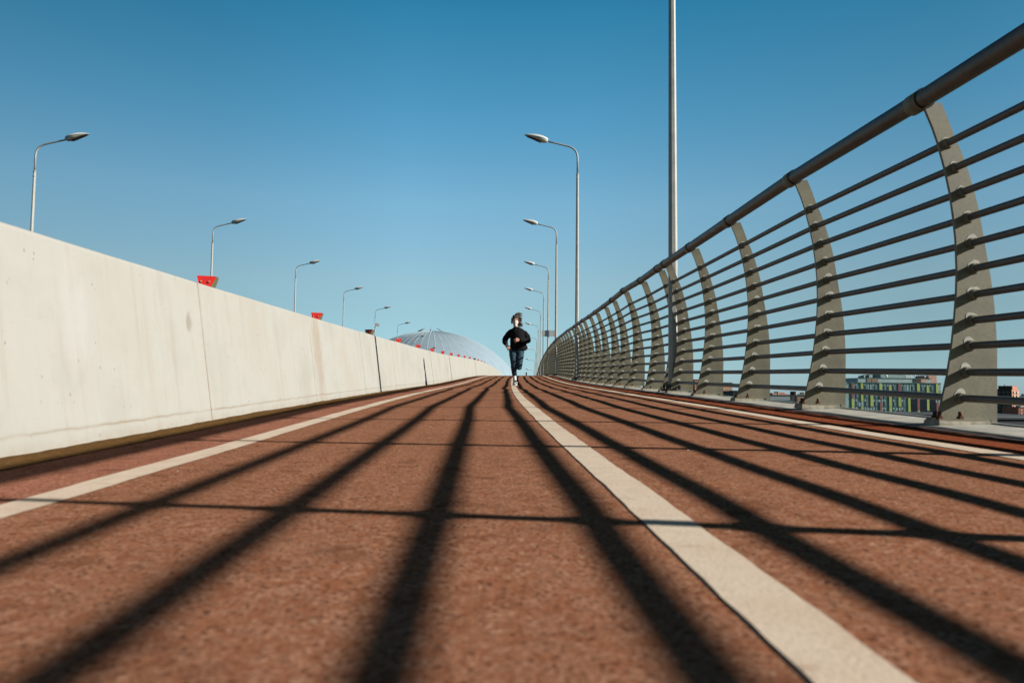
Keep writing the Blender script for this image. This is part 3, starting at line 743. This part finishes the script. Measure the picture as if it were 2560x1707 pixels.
# joints: x to the viewer's right, y away from the viewer, z up
b = MB()
ell(b, (-.030, -.03, 1.475), (.072, .092, .112)); ell(b, (-.030, -.065, 1.415), (.052, .055, .070)); ell(b, (-.031, -.118, 1.452), (.012, .020, .022))
for s in (-1, 1): ell(b, (-.030+s*.073, -.02, 1.462), (.010, .02, .030))
b.tube([(-.028, -.02, 1.42), (-.02, 0, 1.33), (-.01, .01, 1.26)], [.050, .051, .075], 14)
b.tube([(-.01, .01, 1.29), (0, .01, 1.22), (.01, .01, 1.05), (.01, .01, .90), (.01, .015, .84)], [(.09, .06), (.15, .09), (.135, .09), (.11, .075), (.10, .07)], 16, flat=(1, 0, 0))
HL = Vector((-.075, 0, .80)); KL = Vector((-.060, -.10, .475)); AL = Vector((-.030, .03, .135))
HRr = Vector((.090, 0, .80)); KR = Vector((.070, -.13, .415)); AR = Vector((.080, .27, .60))
b.tube([HL, (HL+KL)/2, KL], [.066, .060, .042], 14); b.tube([KL, KL*.6+AL*.4+Vector((0, .02, 0)), AL], [.042, .042, .030], 14)
b.tube([HRr, (HRr+KR)/2, KR], [.066, .060, .042], 14); b.tube([KR, KR*.6+AR*.4, AR], [.042, .042, .030], 14)
b.tube([AL, AL+Vector((.012, -.04, -.085)), AL+Vector((.015, -.13, -.108))], [.030, .032, .024], 12); b.tube([AR, AR+Vector((0, .06, -.03)), AR+Vector((0, .09, -.12))], [.034, .034, .024], 12)
EL = Vector((-.262, .06, 1.045)); WL = Vector((-.235, -.13, .915)); ER = Vector((.262, .08, 1.05)); WR = Vector((.070, -.21, 1.035))
b.tube([(-.13, .01, 1.21), EL, ], [.045, .040], 12); b.tube([EL, WL], [.040, .025], 12)
b.tube([(.13, .01, 1.215), ER], [.045, .040], 12); b.tube([ER, WR], [.040, .025], 12)
def hand(b, w, dirv, side, palm_n, curl):
    """palm, four unequal bent fingers and a thumb that leaves the side of the palm"""
    d = Vector(dirv).normalized(); s = Vector(side); s = (s-d*s.dot(d)).normalized(); n = Vector(palm_n); n = (n-d*n.dot(d)-s*n.dot(s)).normalized()
    b.tube([w, w+d*.03, w+d*.085], [(.026, .020), (.036, .016), (.040, .014)], 12, flat=s)
    for k, ln in enumerate((.066, .075, .070, .054)):
        o = w+d*.080+s*(-.030+.020*k); p = [o]; ang = .15+.05*k
        for j, q in enumerate((.45, .32, .23)):
            ang += curl*(.5+.25*j); p.append(p[-1]+(d*math.cos(ang)+n*math.sin(ang))*ln*q+s*(-.003+.0035*k)*.8)
        b.tube(p, [.0095, .009, .008, .0065], 8)
    t = w+d*.022-s*.026; b.tube([t, t+d*.022-s*.022+n*.006, t+d*.045-s*.030+n*.014, t+d*.062-s*.028+n*.024], [.014, .012, .010, .007], 8)
hand(b, WL+Vector((.004, -.01, -.012)), (.62, -.35, -.70), (-.55, -.30, -.60), (.2, .8, -.3), .55)
hand(b, WR+Vector((-.008, -.012, 0)), (-.93, -.25, -.18), (.1, -.2, -1), (.1, .9, -.2), .9)
remesh(b, 'body', M['skin'], per, .0055, 4)
# hooded folds of an oversized sweater
b = MB()
b.tube([(.045, .01, .805), (.045, .01, .86), (.040, .005, .96), (.025, 0, 1.08), (.010, 0, 1.18), (.0, 0, 1.25), (-.012, .005, 1.305), (-.018, .008, 1.335)],
       [(.188, .135), (.196, .145), (.186, .145), (.170, .135), (.172, .128), (.165, .115), (.110, .085), (.066, .066)], 24, flat=(1, 0, 0))
ell(b, (.20, .03, .87), (.060, .085, .06)); ell(b, (-.118, .01, 1.222), (.088, .080, .082)); ell(b, (.112, .01, 1.228), (.088, .080, .082))
b.tube([(-.085, .01, 1.225), (-.180, .03, 1.175), (-.245, .055, 1.09), EL+Vector((-.002, 0, 0)), (-.262, -.02, .99), WL+Vector((-.003, .035, .025))], [.070, .074, .070, .066, .060, .045], 14)
b.tube([(.085, .01, 1.225), (.185, .03, 1.185), (.245, .06, 1.12), ER+Vector((.004, 0, -.01)), (.20, -.05, 1.015), (.13, -.16, 1.02), WR+Vector((.022, .015, -.004))], [.070, .080, .078, .076, .070, .058, .044], 14)
sw = remesh(b, 'sweater', M['sweater'], per, .008, 5, (.022, .075))
b = MB()
b.tube([WL+Vector((-.003, .036, .030)), WL+Vector((0, .004, .004))], [.043, .036], 16); b.tube([WR+Vector((.030, .016, -.004)), WR+Vector((-.004, -.004, 0))], [.042, .035], 16)
b.obj('cuffs', M['sweater'], sw)
# jeans
b = MB()
b.tube([(.010, .01, .90), (.008, .012, .83), (.006, .015, .765)], [(.140, .105), (.168, .118), (.168, .118)], 20, flat=(1, 0, 0))
b.tube([HL+Vector((-.004, .01, -.01)), HL*.6+KL*.4+Vector((-.004, 0, 0)), KL+Vector((0, 0, .03)), KL+Vector((.004, .01, -.06)), KL*.45+AL*.55+Vector((0, .03, 0)), AL+Vector((0, .01, .045))], [.094, .085, .070, .068, .060, .047], 16)
b.tube([HRr+Vector((.0, .01, -.01)), HRr*.6+KR*.4, KR+Vector((0, .01, .05)), KR+Vector((0, .0, -.006)), KR+Vector((0, .07, -.005)), KR*.5+AR*.5, AR+Vector((0, -.03, 0))], [.098, .088, .070, .062, .064, .060, .047], 16)
remesh(b, 'jeans', M['jeans'], per, .008, 3, (.016, .05))
def shoe(A, yaw, pitch, twist=0):
    Mx = Matrix.Translation(A) @ Matrix.Rotation(yaw, 4, 'Z') @ Matrix.Rotation(pitch, 4, 'X')
    # local: toe along -y, sole at z=0
    b = MB(); st = [(.075, .030, .055), (.055, .038, .088), (.02, .040, .095), (-.03, .040, .078), (-.09, .046, .058), (-.14, .047, .046), (-.175, .038, .036), (-.192, .016, .024)]
    rows = [[Mx @ Vector((w_*math.cos(a), y, max(.012, .012+h_*max(0, math.sin(a))**.7))) for a in [PI*i/12 for i in range(13)]] for y, w_, h_ in st]
    ids = b.grid(rows); b.face(ids[0]); b.face(ids[-1]); o = b.obj('shoe', M['shoe'], per)
    b = MB(); ring_ = [(w_+.004, y) for y, w_, h_ in st]; lo = []; hi = []
    pts = [(w_, y) for w_, y in ring_]+[(-w_, y) for w_, y in ring_[::-1]]
    lo = [b.vert(Mx @ Vector((x, y, 0))) for x, y in pts]; hi = [b.vert(Mx @ Vector((x, y, .026))) for x, y in pts]; n = len(pts)
    for i in range(n): b.face([lo[i], lo[(i+1) % n], hi[(i+1) % n], hi[i]])
    b.face(lo); b.face(hi); b.obj('sole', M['rubber'], o)
    b = MB(); rows = [[Mx @ Vector((.042*math.cos(a), y, .014+h_*max(0, math.sin(a))**.7)) for a in [PI*i/10 for i in range(11)]] for y, h_ in ((-.150, .049), (-.175, .041), (-.190, .028))]
    b.grid(rows); b.obj('toe_cap', M['rubber'], o)
    b = MB()
    for s in (-1, 1): b.tube([Mx @ Vector((s*.043, .05, .045)), Mx @ Vector((s*.044, .0, .070)), Mx @ Vector((s*.047, -.06, .040)), Mx @ Vector((s*.044, -.10, .050))], .005, 6)
    for y, z in ((-.03, .094), (-.05, .086), (-.07, .080), (-.09, .074)): b.tube([Mx @ Vector((-.022, y, z-.006)), Mx @ Vector((0, y, z)), Mx @ Vector((.022, y, z-.006))], .004, 6)
    b.obj('laces', M['rubber'], o)
shoe(AL+Vector((.012, .0, -.132)), R(-6), 0); shoe(AR+Vector((0, .115, -.035)), 0, R(100))
for A, Bv, Kn in ((AL, Vector((.004, .0, -.06)), KL), (AR, Vector((0, .04, -.01)), KR)):
    b = MB(); b.tube([A+(Kn-A).normalized()*.10, A+Bv*.1, A+Bv*.9, A+Bv*1.45+Vector((.004, -.03, 0))], [.040, .041, .044, .046], 14); b.obj('sock', M['sock'], per)
# face
hc = Vector((-.030, -.03, 1.475))
b = MB(); rows = []
for j in range(11):
    t = j/10; z = 1.465-.112*t; row = []
    for i in range(15):
        a = PI+(.19+.62*i/14)*PI; q = math.sin(a)
        w_ = .070-.012*t-.024*t*t; dep = .092+.020*(1-abs(i-7)/7)**1.2*(1-abs(t-.3)*.7)-.018*t
        row.append(Vector((hc.x+w_*math.cos(a)*1.02, hc.y+dep*q*1.03-.006, z+(.018*(1-abs(i-7)/7) if j == 0 else 0))))
    rows.append(row)
b.grid(rows); mk = b.obj('face_mask', M['mask'], per); sol = mk.modifiers.new('t', 'SOLIDIFY'); sol.thickness = .002; sol.offset = 1
for s in (-1, 1):
    b = MB(); b.tube([(hc.x+s*.066, hc.y-.05, 1.470), (hc.x+s*.078, hc.y-.01, 1.478), (hc.x+s*.076, hc.y+.02, 1.470)], .0018, 6); b.obj('mask_strap', M['mask'], mk)
    b = MB(); ell(b, (hc.x+s*.030, hc.y-.083, 1.492), (.013, .007, .0055), 12, 8); b.obj('eye', M['eye'], per)
    b = MB(); b.tube([(hc.x+s*.016, hc.y-.089, 1.510), (hc.x+s*.030, hc.y-.089, 1.512), (hc.x+s*.048, hc.y-.078, 1.506)], [.0024, .003, .0016], 6); b.obj('eyebrow', M['lip'], per)
# hair, blown up and to the side
b = MB(); rh = random.Random(11); rows = []
for j in range(13):
    t = j/12*1.95; row = []
    for i in range(24):
        a = 2*PI*i/24; fr = max(0, -math.sin(a)); lim = min(t, 1.95-.98*fr**1.5)
        q = 1+.05*noise.noise(Vector((math.cos(a)*2, math.sin(a)*2, t*3)))
        row.append(hc+Vector((.080*q*math.sin(lim)*math.cos(a), .006+.103*q*math.sin(lim)*math.sin(a), .008+.120*q*math.cos(lim))))
    rows.append(row)
b.grid(rows, closed=True)
def lock(p0, p1, p2, r): 
    pts = []
    for k in range(8):
        t = k/7; q = (1-t)**2*Vector(p0)+2*t*(1-t)*Vector(p1)+t*t*Vector(p2)
        pts.append(q+Vector((rh.uniform(-1, 1), rh.uniform(-1, 1), rh.uniform(-1, 1)))*.006*t)
    b.tube(pts, [r*(.7+.5*math.sin(PI*min(1, k/6)))*(1 if k < 7 else .25) for k in range(8)], 6)
for k in range(150):                            # plume thrown upward
    sx = rh.uniform(-.03, .06); p = hc+Vector((sx, rh.uniform(-.03, .08), .100-.6*abs(sx)))
    e = hc+Vector((rh.uniform(.035, .175), rh.uniform(-.02, .14), rh.uniform(.06, .215)))
    lock(p, (p+e)/2+Vector((rh.uniform(-.05, .0), 0, rh.uniform(.02, .07))), e, rh.uniform(.002, .0048))
for k in range(90):                             # side locks
    p = hc+Vector((rh.uniform(.05, .075), rh.uniform(-.02, .08), rh.uniform(-.02, .07)))
    e = hc+Vector((rh.uniform(.085, .165), rh.uniform(-.02, .12), rh.uniform(-.02, .10)))
    lock(p, (p+e)/2+Vector((.02, 0, rh.uniform(-.02, .05))), e, rh.uniform(.0025, .0055))
for k in range(110):                            # lower bunch by the neck
    p = hc+Vector((rh.uniform(.03, .07), rh.uniform(.02, .09), rh.uniform(-.07, -.02)))
    e = hc+Vector((rh.uniform(.075, .190), rh.uniform(.0, .12), rh.uniform(-.135, -.045)))
    lock(p, (p+e)/2+Vector((rh.uniform(0, .03), 0, rh.uniform(-.03, .03))), e, rh.uniform(.0025, .006))
for k in range(110):                            # waves over the crown and forehead edge
    a = rh.uniform(PI*.95, PI*2.05); q = rh.uniform(.75, 1.0)
    p = hc+Vector((.074*math.cos(a)*q, .006+.096*math.sin(a)*q*.95, .055+.055*math.sqrt(max(0, 1-q*q))+.03*(1+math.sin(a))*.5))
    e = p+Vector((rh.uniform(.01, .06), rh.uniform(.03, .09), rh.uniform(.015, .06)))
    lock(p, (p+e)/2+Vector((rh.uniform(-.01, .02), 0, rh.uniform(.0, .03))), e, rh.uniform(.003, .006))
for k in range(60):                             # left edge
    a = rh.uniform(PI*.75, PI*1.15); p = hc+Vector((.077*math.cos(a), rh.uniform(-.03, .06), rh.uniform(-.03, .08)))
    e = p+Vector((rh.uniform(-.020, .0), rh.uniform(-.01, .05), rh.uniform(-.06, .03)))
    lock(p, (p+e)/2+Vector((-.012, 0, 0)), e, rh.uniform(.0025, .005))
b.obj('hair', M['hair'], per)

# ---------------------------------------------------------------- light
tosun = W(Vector((2.125, 1.0, -.56))).normalized()
el = math.asin(tosun.z); az = math.atan2(tosun.x, tosun.y)
sd = bpy.data.lights.new('Sun', 'SUN'); sd.energy = 5.0; sd.angle = R(.53); sd.color = (1.0, .95, .88)
so = bpy.data.objects.new('Sun', sd); COL.objects.link(so); so.rotation_euler = tosun.to_track_quat('Z', 'Y').to_euler()
so.location = tosun*50
w = bpy.data.worlds.new('World'); S.world = w; w.use_nodes = True; t = w.node_tree; g = G(t)
sky = t.nodes.new('ShaderNodeTexSky'); sky.sky_type = 'NISHITA'; sky.sun_disc = False
sky.sun_elevation = el; sky.sun_rotation = az; sky.air_density = 1.0; sky.dust_density = .3; sky.ozone_density = 2.2
bg = t.nodes['Background']; bg.inputs['Strength'].default_value = .10
gm = t.nodes.new('ShaderNodeGamma'); gm.inputs[1].default_value = 1.0
g.link(sky.outputs[0], gm.inputs[0])
tc = t.nodes.new('ShaderNodeTexCoord'); sx = t.nodes.new('ShaderNodeSeparateXYZ'); g.link(tc.outputs['Generated'], sx.inputs[0])
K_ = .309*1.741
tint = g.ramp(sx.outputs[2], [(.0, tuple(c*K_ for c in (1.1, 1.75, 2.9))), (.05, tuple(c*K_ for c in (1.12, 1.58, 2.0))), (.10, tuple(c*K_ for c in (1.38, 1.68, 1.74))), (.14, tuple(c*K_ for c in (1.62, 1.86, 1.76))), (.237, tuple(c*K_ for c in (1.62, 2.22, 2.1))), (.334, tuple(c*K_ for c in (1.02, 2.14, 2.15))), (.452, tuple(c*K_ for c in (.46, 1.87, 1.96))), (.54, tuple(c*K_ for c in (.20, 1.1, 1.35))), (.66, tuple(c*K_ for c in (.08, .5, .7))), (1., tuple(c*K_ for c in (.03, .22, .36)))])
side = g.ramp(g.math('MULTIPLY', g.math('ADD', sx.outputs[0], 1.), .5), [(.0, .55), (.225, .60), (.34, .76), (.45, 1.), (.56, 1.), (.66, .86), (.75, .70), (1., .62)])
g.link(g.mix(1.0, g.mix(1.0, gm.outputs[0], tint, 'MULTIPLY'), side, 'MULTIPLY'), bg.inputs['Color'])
S.view_settings.view_transform = 'Standard'; S.view_settings.look = 'None'; S.view_settings.exposure = 1.2; S.view_settings.gamma = 1
S.cycles.max_bounces = 4; S.cycles.diffuse_bounces = 2
